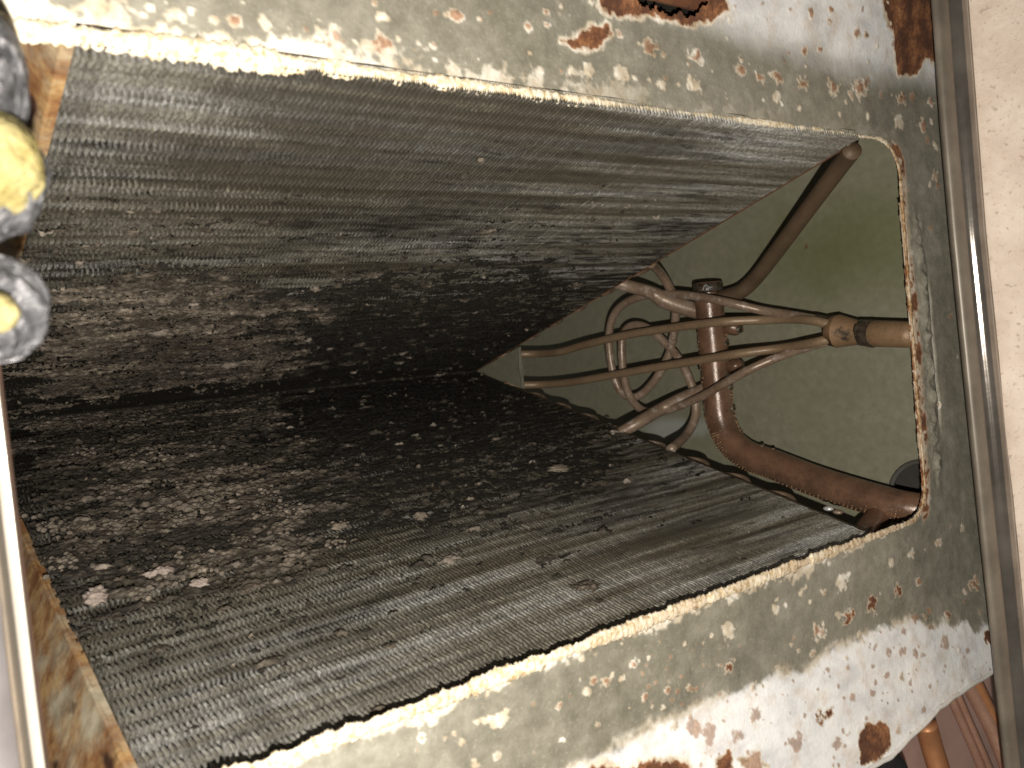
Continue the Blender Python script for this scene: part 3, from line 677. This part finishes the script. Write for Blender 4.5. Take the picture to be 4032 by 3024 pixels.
Zm(2688, 2016, [(1740, 90, 16, 'r'), (1810, 112, 20, 'R'), (1660, 200, 30, 'o'), (1480, 280, 34, 'w'), (1570, 248, 12, 'w'), (1350, 340, 26, 'w'), (1530, 455, 26, 'R'), (1400, 510, 42, 'D'), (1225, 595, 55, 'D'), (1080, 655, 58, 'D'), (1010, 670, 26, 'w'), (1885, 460, 40, 'R'), (1960, 430, 18, 'w'), (1830, 515, 16, 'o'), (1830, 580, 16, 'r'), (1920, 650, 12, 'r'), (1030, 460, 46, 'w'), (1075, 405, 14, 'w'), (770, 520, 20, 'w'), (915, 525, 22, 'o'), (825, 580, 14, 'W'), (605, 570, 16, 'W'), (610, 625, 30, 'w'), (665, 605, 20, 'w'), (890, 775, 46, 'R'), (900, 730, 18, 'w'), (290, 770, 42, 'w'), (190, 800, 14, 'w'), (285, 985, 50, 'D'), (85, 852, 10, 'r'), (12, 855, 14, 'w'), (130, 848, 9, 'w'), (1145, 790, 20, 'w'), (840, 915, 22, 'o'), (750, 900, 16, 'o'), (705, 860, 14, 'o'), (40, 1145, 26, 'o'), (620, 1005, 26, 'o'), (455, 1130, 26, 'o'), (520, 1125, 18, 'o'), (1280, 780, 14, 'r'), (1500, 690, 40, 'r'), (1570, 680, 18, 'o'), (1600, 640, 18, 'r'), (1720, 670, 24, 'R'),
                (1430, 770, 20, 'r'), (1610, 750, 16, 'r'), (1250, 860, 26, 'r'), (1330, 910, 22, 'r'), (1420, 905, 34, 'r'), (1510, 915, 24, 'r'), (1550, 935, 24, 'r'), (1700, 840, 40, 'r'), (1070, 1010, 18, 'r'), (1325, 1060, 18, 'r'), (1480, 1100, 24, 'r'), (1415, 1060, 26, 'o'), (1010, 1130, 14, 'r'), (1230, 1170, 18, 'r'), (1295, 1175, 10, 'r'), (1100, 1195, 26, 'r'), (1395, 1220, 10, 'r'), (940, 1320, 52, 'D'), (490, 1310, 50, 'r'), (795, 1315, 18, 'r'), (1400, 1405, 30, 'o'), (1190, 1335, 14, 'r'), (735, 1500, 50, 'r'), (1005, 1500, 34, 'r'), (1070, 1450, 22, 'r'), (80, 1400, 50, 'r'), (180, 1450, 60, 'r'), (350, 1460, 50, 'r'), (1990, 820, 40, 'D'), (1990, 1030, 24, 'r'), (1700, 1270, 26, 'w'), (1560, 1280, 18, 'r'), (1510, 1020, 12, 'r'), (1850, 900, 14, 'r'), (1700, 1000, 12, 'r')])
Zm(1344, 2016, [(525, 1470, 46, 'R'), (730, 1435, 28, 'R'), (780, 1500, 20, 'w'), (375, 1570, 22, 'r'), (495, 1540, 16, 'r'), (670, 1460, 22, 'o'), (1020, 1335, 50, 'W'), (935, 1360, 20, 'w'), (885, 1358, 20, 'w'), (870, 1645, 34, 'w'), (1015, 1580, 18, 'o'), (1245, 1560, 16, 'r'), (1235, 1250, 18, 'r'), (1430, 1475, 30, 'w'), (1480, 1195, 14, 'r'), (1420, 1245, 26, 'R'), (1590, 1160, 30, 'w'), (1545, 1085, 16, 'w'), (1635, 1090, 30, 'R'), (1710, 1095, 36, 'R'), (1755, 1045, 28, 'W'), (1810, 1070, 26, 'W'), (1895, 990, 30, 'R'), (1930, 965, 18, 'w'), (1993, 943, 14, 'w'), (2110, 1165, 24, 'R'), (2180, 1160, 18, 'r'), (1970, 1200, 22, 'R'), (1955, 1225, 14, 'o'), (2010, 1260, 14, 'o'), (1860, 1270, 22, 'w'), (1660, 1370, 18, 'o'), (2080, 1270, 16, 'w'), (2150, 1390, 30, 'w')])
for k in range(80):                        # the small ones in between
    u, v = rnd.uniform(200, 3850), rnd.choice((rnd.uniform(0, 420), rnd.uniform(2150, 3020)))
    sp.append((u, v, rnd.uniform(3.5, 9), rnd.choice('wwroor')))
for k in range(110):
    sp.append((rnd.uniform(2500, 3900), rnd.uniform(2480, 3020), rnd.uniform(3.5, 9), 'r'))
for (u, v, r, kd) in sp:
    p = onpan(u, v); dist = np.linalg.norm(p-CAM); rw = r/FPX*dist*0.97
    if not (x[0] < p[0] < x[-1] and y[0] < p[1] < y[-1]): continue
    m0 = int((3*rw+0.006)/c)+2; i0 = int((p[0]-x[0])/c); j0 = int((p[1]-y[0])/c)
    a = slice(max(0, i0-m0), i0+m0+1); b = slice(max(0, j0-m0), j0+m0+1)
    st = 1.25                               # foreshortened along x in the photograph
    q = np.hypot((X[a, b]-p[0])/st, Y[a, b]-p[1])/rw*1.08+2.0*fine[a, b]+1.6*mid[a, b]
    cr = {'w': 0.85, 'W': 1.0, 'r': 0.25, 'R': 0.85, 'o': 0.8, 'D': 0.9}[kd]
    crust[a, b] = np.maximum(crust[a, b], cr*sstep(1.08, 0.86, q))
    if kd in 'rRoD':
        lim = {'r': 0.95, 'R': 0.78, 'o': 0.8, 'D': 0.9}[kd]; am = {'r': 0.52, 'R': 0.66, 'o': 0.40, 'D': 0.95}[kd]
        rust[a, b] = np.maximum(rust[a, b], am*sstep(lim+0.12, lim-0.45, q))
    else: rust[a, b] *= sstep(0.7, 1.2, q)
    Z[a, b] += (0.0011 if kd in 'wWRo' else 0.0004)*sstep(1.2, 0.3, q)
# rusty tide along the white boundary, right rim scale and sealant ridge
edge = np.exp(-(dl/0.006)**2)*sstep(0.02, 0.2, fbm(X*30, Y*30, 3, 231)-0.36)
crust = np.maximum(crust, edge*0.7)
rimb = (X > 1.09)*sstep(0.021+0.020*mid+0.012*fine, 0.013+0.012*mid, sd)*(np.abs(Y) < 0.3)
crust = np.maximum(crust, rimb); rust = np.maximum(rust, rimb*(0.25+0.65*sstep(-0.04, 0.10, mid+0.5*fine)))
ctop = sstep(0.021, 0.013, sd+0.050*big+0.055*mid+0.030*fine)*(Y > 0.2)*np.interp(X, [0, 0.15, 0.2, 0.45, 0.6, 1.0], [1, 1, 0.75, 0.7, 0.25, 0.1])
ctop = np.maximum(ctop, sstep(0.011, 0.005, sd+0.035*mid+0.02*big+0.02*fine)*(Y < -0.2)*(X < 1.0)*0.9)
crust = np.maximum(crust, ctop)
ridge = np.exp(-((X-1.143-0.004*mid)/0.011)**2)*sstep(0.21, 0.16, Y)*sstep(-0.25, -0.20, Y)
Z += ridge*(0.004+0.016*(fbm(X*60, Y*70, 4, 240)-0.5)); Z += 0.003*big+0.0012*mid*(sd > 0.01)
crk = np.exp(-((X-1.166-0.012*(fbm(Y*18, Y*0, 3, 251)-0.5))/0.0022)**2)*sstep(0.06, 0.0, np.abs(Y+0.03)-0.07)
Z -= crk*0.010
# scratches
for (u0, v0, u1, v1) in ((2890, 1440+0, 2890, 1441),):
    pass
Z -= np.where(Y > 0.2, 0.0, 0.004)*sstep(0.006, -0.002, sd)         # the cut edge curls away
LIPX, LIPY = [-0.07, 0.5, 0.80, 0.90, 1.04, 1.33], [-0.556, -0.552, -0.546, -0.551, -0.532, -0.527]
lipy = np.interp(X, LIPX, LIPY)+0.006*(fbm(X*22, X*0+2.2, 3, 261)-0.5)
vis = (Y > lipy) & (sd > -0.0035+0.004*fine) & (hole1 < 0) & (hole4 < 0)
keep = vis[:-1, :-1] & vis[1:, :-1] & vis[1:, 1:] & vis[:-1, 1:]
V = np.stack([X, Y, Z], -1).reshape(-1, 3)
V, F, A = compact(V, grid_faces(len(x), len(y), keep, True), np.stack([rust, np.clip(white, 0, 1), np.clip(crust, 0, 1)], -1).reshape(-1, 3))
pb = obj('pan_sheet', V, F, M_PAN, pan, True, label='spotted galvanised sheet under the pan'); colattr(pb, A)
# crusty edge round the opening
path = [(x_, YU, 1.0) for x_ in np.linspace(-0.10, 1.045, 760)]
path += [(1.051+0.055*math.sin(t), YU-0.055+0.055*math.cos(t), 1.0) for t in np.linspace(0.05, 1.52, 60)]
path += [(XR, y_, 1.0) for y_ in np.linspace(YU-0.056, YL+0.051, 330)]
path += [(1.056+0.05*math.cos(t), YL+0.05-0.05*math.sin(t), 1.0) for t in np.linspace(0.05, 1.52, 60)]
path += [(x_, YL, 1.0) for x_ in np.linspace(1.05, -0.10, 760)]
path = np.array(path); n = len(path); s_ = np.arange(n)*0.0015
i1, i2 = 760, 760+60+330+60
amt = np.ones(n)*0.0034
amt[:i1] = np.interp(path[:i1, 0], [0, 0.06, 0.14, 0.18, 0.42, 0.50, 0.56, 0.70, 0.80, 0.95, 1.0], [0.0062, 0.0064, 0.0064, 0.0044, 0.0046, 0.0036, 0.0014, 0.0024, 0.0036, 0.0016, 0.0008])
amt[i1:i2] = 0.0021; amt[i2:] = np.interp(-path[i2:, 0], [-1.05, -0.8, -0.3, 0.1], [0.0016, 0.0040, 0.0048, 0.0052])
seg = 12; ang = np.linspace(0, 2*math.pi, seg, endpoint=False)
T = np.gradient(path, axis=0); T /= np.linalg.norm(T, axis=1)[:, None]; Bz = np.array([0, 0, 1.0]); Nn = np.cross(T, Bz)
SS, AA = np.meshgrid(s_, ang, indexing='ij')
lump = 0.35*fbm(SS*420, np.sin(AA)*2+9, 2, 340)+fbm(SS*42, np.cos(AA)+2.2, 3, 300)*0.75+fbm(SS*190, np.sin(AA)*1.5+AA*0.2, 3, 310)*0.75+0.5*(vnoise(SS*620, AA*1.3, 320))
lf = fbm(s_*11, s_*0+4.4, 3, 331); gap = 0.45+0.55*sstep(0.30, 0.50, fbm(s_*60, s_*0+1.4, 3, 335))
R_ = (amt*(0.35+1.3*lf)*(0.12+0.88*gap))[:, None]*(0.05+1.25*lump)+0.0007
VV = path[:, None, :]+R_[..., None]*(np.cos(AA)[..., None]*Nn[:, None, :]*1.0+np.sin(AA)[..., None]*Bz*0.45)
VV = VV.reshape(-1, 3); idx = np.arange(n*seg).reshape(n, seg)
F = np.stack([idx[:-1], idx[1:], np.roll(idx[1:], -1, 1), np.roll(idx[:-1], -1, 1)], -1).reshape(-1, 4)
cr = obj('edge_crust', VV, F, M_CRU, pan, True, kind='stuff', label='cream corrosion crust along the cut edge')
rb = np.interp(np.arange(n), [0, 740, 800, 900, i2-40, i2+30, n], [0.12, 0.25, 0.8, 0.95, 0.9, 0.55, 0.25])
colattr(cr, np.repeat(np.stack([rb, rb*0, rb*0], -1), seg, 0))
# folded edge of the lower lip and the tray above the sheet
xx = np.linspace(-0.07, 1.324, 300); ly = np.interp(xx, LIPX, LIPY)+0.006*(fbm(xx*22, xx*0+2.2, 3, 261)-0.5); zz = pan_z(xx, ly)
V, F = tube(np.stack([xx, ly, zz], -1), 0.0035, 8)
o = obj('lip_edge', V, F, M_PAN, pan); colattr(o, np.tile(np.array([[0.0, 0.7, 0.15]]), (len(V), 1)))
for cc, ee, nm, lb in (((0.62, 0.52, 0.972), (0.50, 0.09, 0.002), 'rust_backing', 'rust coloured backing plate added behind the upper rusted-through hole'), ((0.40, -0.51, 0.985), (0.35, 0.05, 0.002), 'rust_backing', 'rust coloured backing plate added behind the lower rusted-through hole'),
                       ((0.62, 0.50, 0.90), (0.70, 0.15, 0.002), 'inner_tray', None), ((0.62, -0.47, 0.90), (0.70, 0.13, 0.002), 'inner_tray', None)):
    V, F = box(cc, ee); obj(nm, V, F, M_RUSTE, pan, False, label=lb)  # the two nearer plates are added so the holes show lit brown

# ================================================================== CASING BACK PANEL
XW = 1.21
def wall_mesh():
    ny, nz = 240, 260
    yv = np.linspace(-0.50, 0.62, ny); zv = np.linspace(-0.45, 0.985, nz); Yw, Zw = np.meshgrid(yv, zv, indexing='ij')
    hc = onx(3655, 1968, XW)
    d = np.hypot(Yw-hc[1], Zw-hc[2])
    hr_ = 0.062
    # snap the ring of vertices next to the hole onto it
    sc = np.where((d < hr_+0.004) & (d > 1e-6), hr_/np.maximum(d, 1e-6), 1.0)
    Yn = np.where(d < hr_+0.004, hc[1]+(Yw-hc[1])*sc, Yw); Zn = np.where(d < hr_+0.004, hc[2]+(Zw-hc[2])*sc, Zw)
    ok = d > hr_-0.008
    keep = ok[:-1, :-1] & ok[1:, :-1] & ok[1:, 1:] & ok[:-1, 1:]
    Xn = XW+0.004*(fbm(Yw*5, Zw*5, 3, 400)-0.5)
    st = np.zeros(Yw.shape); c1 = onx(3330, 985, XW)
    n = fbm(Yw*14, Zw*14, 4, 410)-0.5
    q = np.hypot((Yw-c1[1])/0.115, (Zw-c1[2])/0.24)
    st = 0.85*sstep(1.35, 0.0, q+0.5*n)  # broad soft dark green patch of the wall sheet
    c2 = onx(2650, 1690, XW); pl = 0.6*sstep(1.2, 0.4, np.hypot((Yw-c2[1])/0.03, (Zw-c2[2])/0.09)+1.2*n)
    c3 = onx(2420, 1560, XW)
    ru = np.zeros(Yw.shape)
    for k in range(3):
        p = onx(rnd.uniform(2500, 3500), rnd.uniform(700, 1800), XW); ru = np.maximum(ru, sstep(0.005, 0.001, np.hypot(Yw-p[1], Zw-p[2])))
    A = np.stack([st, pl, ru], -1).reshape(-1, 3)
    V = np.stack([Xn, Yn, Zn], -1).reshape(-1, 3)
    return compact(V, grid_faces(ny, nz, keep, False), A)+(hc, hr_)
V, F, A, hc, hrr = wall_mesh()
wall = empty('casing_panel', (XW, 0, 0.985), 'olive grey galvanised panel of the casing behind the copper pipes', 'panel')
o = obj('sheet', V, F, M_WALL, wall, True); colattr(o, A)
a = np.linspace(0, 2*math.pi, 40)
V, F = tube(np.stack([XW-0.002+0*a, hc[1]+(hrr+.001)*np.cos(a), np.minimum(hc[2]+(hrr+.001)*np.sin(a), 0.972)], -1), 0.0045, 8, False)
obj('grommet', V, F, mat_plain('grey_rubber', (0.06, 0.057, 0.05), 0.7), wall, label='rubber grommet round the pipe hole')
V = np.array([(XW+0.05, hc[1]+0.12*cc, min(hc[2]+0.12*ss, 0.975)) for cc, ss in ((-1, -1), (1, -1), (1, 1), (-1, 1))])
obj('hole_backing', V, [(0, 1, 2, 3)], mat_plain('hole_shade', (0.03, 0.028, 0.024), 0.9), wall, False)  # dark sheet stands in for the shade inside the hole

# ================================================================== RIGHT: bent flange and speckled liner
ZF = 1.10
def prof_extrude(prof, y0, y1, ny, wob=0.0, seed=0):
    prof = np.asarray(prof); yv = np.linspace(y0, y1, ny); V = []
    for yy_ in yv:
        V.append(np.stack([prof[:, 0]+wob*(vnoise(np.full(len(prof), yy_*7), prof[:, 0]*0+seed, seed)-0.5), np.full(len(prof), yy_), prof[:, 1]], -1))
    V = np.vstack(V); return V, grid_faces(ny, len(prof))
xa = onz(3763, 900, ZF)[0]; xb = onz(3930, 900, ZF)[0]; dx = xb-xa
print('flange x', xa, xb)
fl = empty('cabinet_flange', (xa, -0.2, ZF), 'glossy bent metal flange running down the right side next to the pan', 'flange')
def lean(V):                                # the flange leans out a little towards its far end
    V = V.copy(); V[:, 0] += 0.05*np.clip(0.14-V[:, 1], 0, 1); return V
bead = [(xa+dx*0.42, ZF-0.035), (xa+dx*0.12, ZF-0.016)]
bead += [(xa+dx*0.10+dx*0.13*(1-math.cos(q)), ZF-0.012+0.010*math.sin(q)) for q in np.linspace(0, math.pi*0.9, 10)]
V, F = prof_extrude(bead, -0.80, 0.60, 90, 0.003, 5)
obj('outer_fold', lean(V), F[:, ::-1], mat_plain('dull_steel', (0.17, 0.145, 0.115), 0.42, 0.2, 0.3, 30), fl)
roll = [(xa+dx*0.34, ZF-0.012), (xa+dx*0.42, ZF-0.010)]+[(xa+dx*0.56-dx*0.12*math.cos(q), ZF-0.008+0.013*math.sin(q)) for q in np.linspace(0.15, math.pi-0.15, 18)]+[(xa+dx*0.70, ZF-0.010), (xa+dx*0.86, ZF-0.008)]
V, F = prof_extrude(roll, -0.80, 0.60, 110, 0.003, 9)
obj('rolled_edge', lean(V), F[:, ::-1], mat_plain('worn_bright_steel', (0.24, 0.215, 0.19), 0.17, 0.7, 0.35, 26, 0.5, 0.25), fl)
xc = xa+dx*0.80
ln = [(xc, ZF-0.012), (xc+dx*0.10, ZF-0.004), (xc+dx*0.20, ZF+0.012), (xc+dx*0.25, ZF+0.05), (xc+dx*0.22, ZF+0.13), (xc-0.0, ZF+0.30)]
lns = spline(np.array([(p[0], 0, p[1]) for p in ln]), 8)[:, [0, 2]]
V, F = prof_extrude(lns, -0.80, 0.60, 70, 0.004, 14)
obj('cabinet_liner', lean(V), F[:, ::-1], mat_speckle(), None, label='bright beige speckled cabinet liner at the far right edge', cat='liner')

# ================================================================== LEFT: white flange and foil faced insulation
ZL = 1.06
xq = [onz(u, 2660, ZL)[0] for u in (-60, 40, 62, 92, 128, 144)]
fl2 = empty('door_flange', (xq[3], -0.35, ZL), 'white painted metal flange at the lower left with a paler edge', 'flange')
pr = [(xq[3]-0.002, ZL-0.03), (xq[3], ZL-0.004), (xq[3]+0.001, ZL), (xq[4], ZL+0.003), (xq[4]+0.0015, ZL), (xq[5], ZL-0.012), (xq[5], ZL-0.05)]
pr = spline(np.array([(p[0], 0, p[1]) for p in pr]), 5)[:, [0, 2]]
V, F = prof_extrude(pr, -0.62, 0.16, 60, 0.002, 3); obj('bright_edge', V, F[:, ::-1], mat_plain('pale_edge_metal', (0.46, 0.42, 0.36), 0.3, 0.3, 0.12, 40, 0.6, 0.15), fl2)  # paler strip along the flange edge
pr = [(xq[0]-0.03, ZL+0.006), (xq[0]-0.004, ZL+0.011), (xq[1]-0.002, ZL+0.006), (xq[1], ZL-0.004)]
V, F = prof_extrude(pr, -0.62, 0.16, 60, 0.003, 4); obj('inner_strip', V, F[:, ::-1], mat_plain('grey_metal_strip', (0.20, 0.185, 0.19), 0.42, 0.35, 0.3, 22, 0.5, 0.4), fl2)
pr = [(xq[1]-0.001, ZL-0.002), (xq[1]+0.001, ZL-0.03), (xq[3]-0.001, ZL-0.032), (xq[3]-0.0005, ZL-0.006)]
V, F = prof_extrude(pr, -0.62, 0.16, 40, 0.002, 4); obj('groove', V, F[:, ::-1], mat_plain('dark_groove', (0.13, 0.10, 0.07), 0.6), fl2)  # recess in a darker brown than the strips beside it
pr = [(xq[5]+0.0012, ZL-0.012), (xq[5]+0.0030, ZL-0.013), (xq[5]+0.0030, ZL-0.06)]
V, F = prof_extrude(pr, -0.62, 0.16, 40, 0.002, 3); obj('rust_line', V, F[:, ::-1], mat_plain('dark_rust_line', (0.05, 0.026, 0.016), 0.8), fl2)

M_FOIL, M_FIB = mat_foil(), mat_fibre()
ZI = 1.12
def lump(u, v, ru, rv, ci, nm, lb):
    cpt = onz(u, v, ZI); dpt = (cpt-CAM)@(RM@np.array([0, 0, -1.0]))
    k = dpt/FPX; A_ = RM.T.copy()
    root = empty(nm, cpt, lb, 'insulation', 'foil faced insulation folds at the left edge')
    V, F = blob(cpt, (ru*k, rv*k, rv*k*0.9), 110, 70, ci, 0.12, 2.6, A_)
    obj('foil_facing', V, F, M_FOIL, root)
    return root, cpt, k, A_
r1, p1, k1, A1 = lump(-125, 300, 190, 300, 21, 'insulation_fold', 'uppermost crinkled foil fold at the left edge, mostly silver')
r2, p2, k2, A2 = lump(-70, 700, 225, 250, 22, 'insulation_fold', 'middle fold with bright yellow fibre above crinkled foil')
r3, p3, k3, A3 = lump(-40, 1222, 210, 215, 23, 'insulation_fold', 'lowest rounded foil fold with yellow fibre core')
V, F = blob(onz(-75, 640, ZI+0.015), (215*k2, 205*k2, 200*k2), 70, 44, 31, 0.14, 3.0, A2); obj('fibre_core', V, F, M_FIB, r2)
V, F = blob(onz(-40, 1225, ZI+0.035), (100*k3, 80*k3, 90*k3), 50, 32, 33, 0.14, 3.0, A3); obj('fibre_core', V, F, M_FIB, r3)

# ================================================================== LOWER RIGHT: pipes and panel beyond the pan lip
M_PINK = mat_plain('pinkish_panel', (0.62, 0.40, 0.34), 0.6, 0.0, 0.15, 18)  # pinkish brown tone with slight variation
c0 = [onz(u, v, 0.80) for u, v in ((2500, 3500), (3300, 2500), (4150, 2200), (4300, 3500))]
V = np.array(c0+[p-np.array([0, 0, 0.01]) for p in c0])
obj('side_panel', V, [(0, 1, 2, 3), (7, 6, 5, 4), (0, 4, 5, 1), (1, 5, 6, 2), (2, 6, 7, 3), (3, 7, 4, 0)], M_PINK, None, False, label='pinkish brown side panel in the gap beyond the lower lip', cat='panel')
M_CU2 = mat_copper('bright_copper_line', (0.50, 0.22, 0.10), (0.60, 0.28, 0.13), 0.35, 0.4, 0.15)
M_CU3 = mat_copper('dull_copper_line', (0.48, 0.27, 0.19), (0.56, 0.33, 0.24), 0.35, 0.4, 0.15)
def line(pts, r, mt, nm, lb, cat):
    P = spline(np.array([onz(u, v, z) for u, v, z in pts]), 8); V, F = tube(P, r, 18); return obj(nm, V, F, mt, None, label=lb, cat=cat)
line([(3645, 2850, 0.86), (3668, 2935, 0.86), (3700, 3040, 0.87), (3730, 3150, 0.88)], 0.019, M_CU2, 'copper_pipe', 'bright orange copper pipe stub in the lower right gap', 'pipe')
line([(3700, 2650, 0.86), (3790, 2850, 0.88), (3880, 3060, 0.90), (3950, 3250, 0.91)], 0.008, M_CU3, 'copper_pipe', 'thin dull copper line beside the pink panel', 'pipe')
line([(3730, 2640, 0.86), (3815, 2840, 0.88), (3905, 3050, 0.90), (3980, 3250, 0.91)], 0.007, M_CU3, 'copper_pipe', 'second thin copper line right of the first', 'pipe')
line([(3760, 2600, 0.88), (3850, 2760, 0.90), (3920, 2900, 0.92), (3985, 3060, 0.94), (4060, 3200, 0.95)], 0.014, M_CU3, 'copper_pipe', 'thick brown copper pipe in the far lower right corner', 'pipe')
line([(3830, 2650, 0.90), (3915, 2830, 0.92), (3985, 2990, 0.94), (4040, 3120, 0.95)], 0.009, M_CU2, 'copper_pipe', 'slim orange copper line beside the thick brown pipe in the corner', 'pipe')
line([(3380, 3010, 0.95), (3440, 3000, 0.95), (3500, 3010, 0.95), (3530, 3080, 0.95), (3540, 3200, 0.95)], 0.022, mat_plain('black_rubber', (0.02, 0.02, 0.022), 0.6), 'rubber_hose', 'black rubber hose end below the lower lip', 'hose')
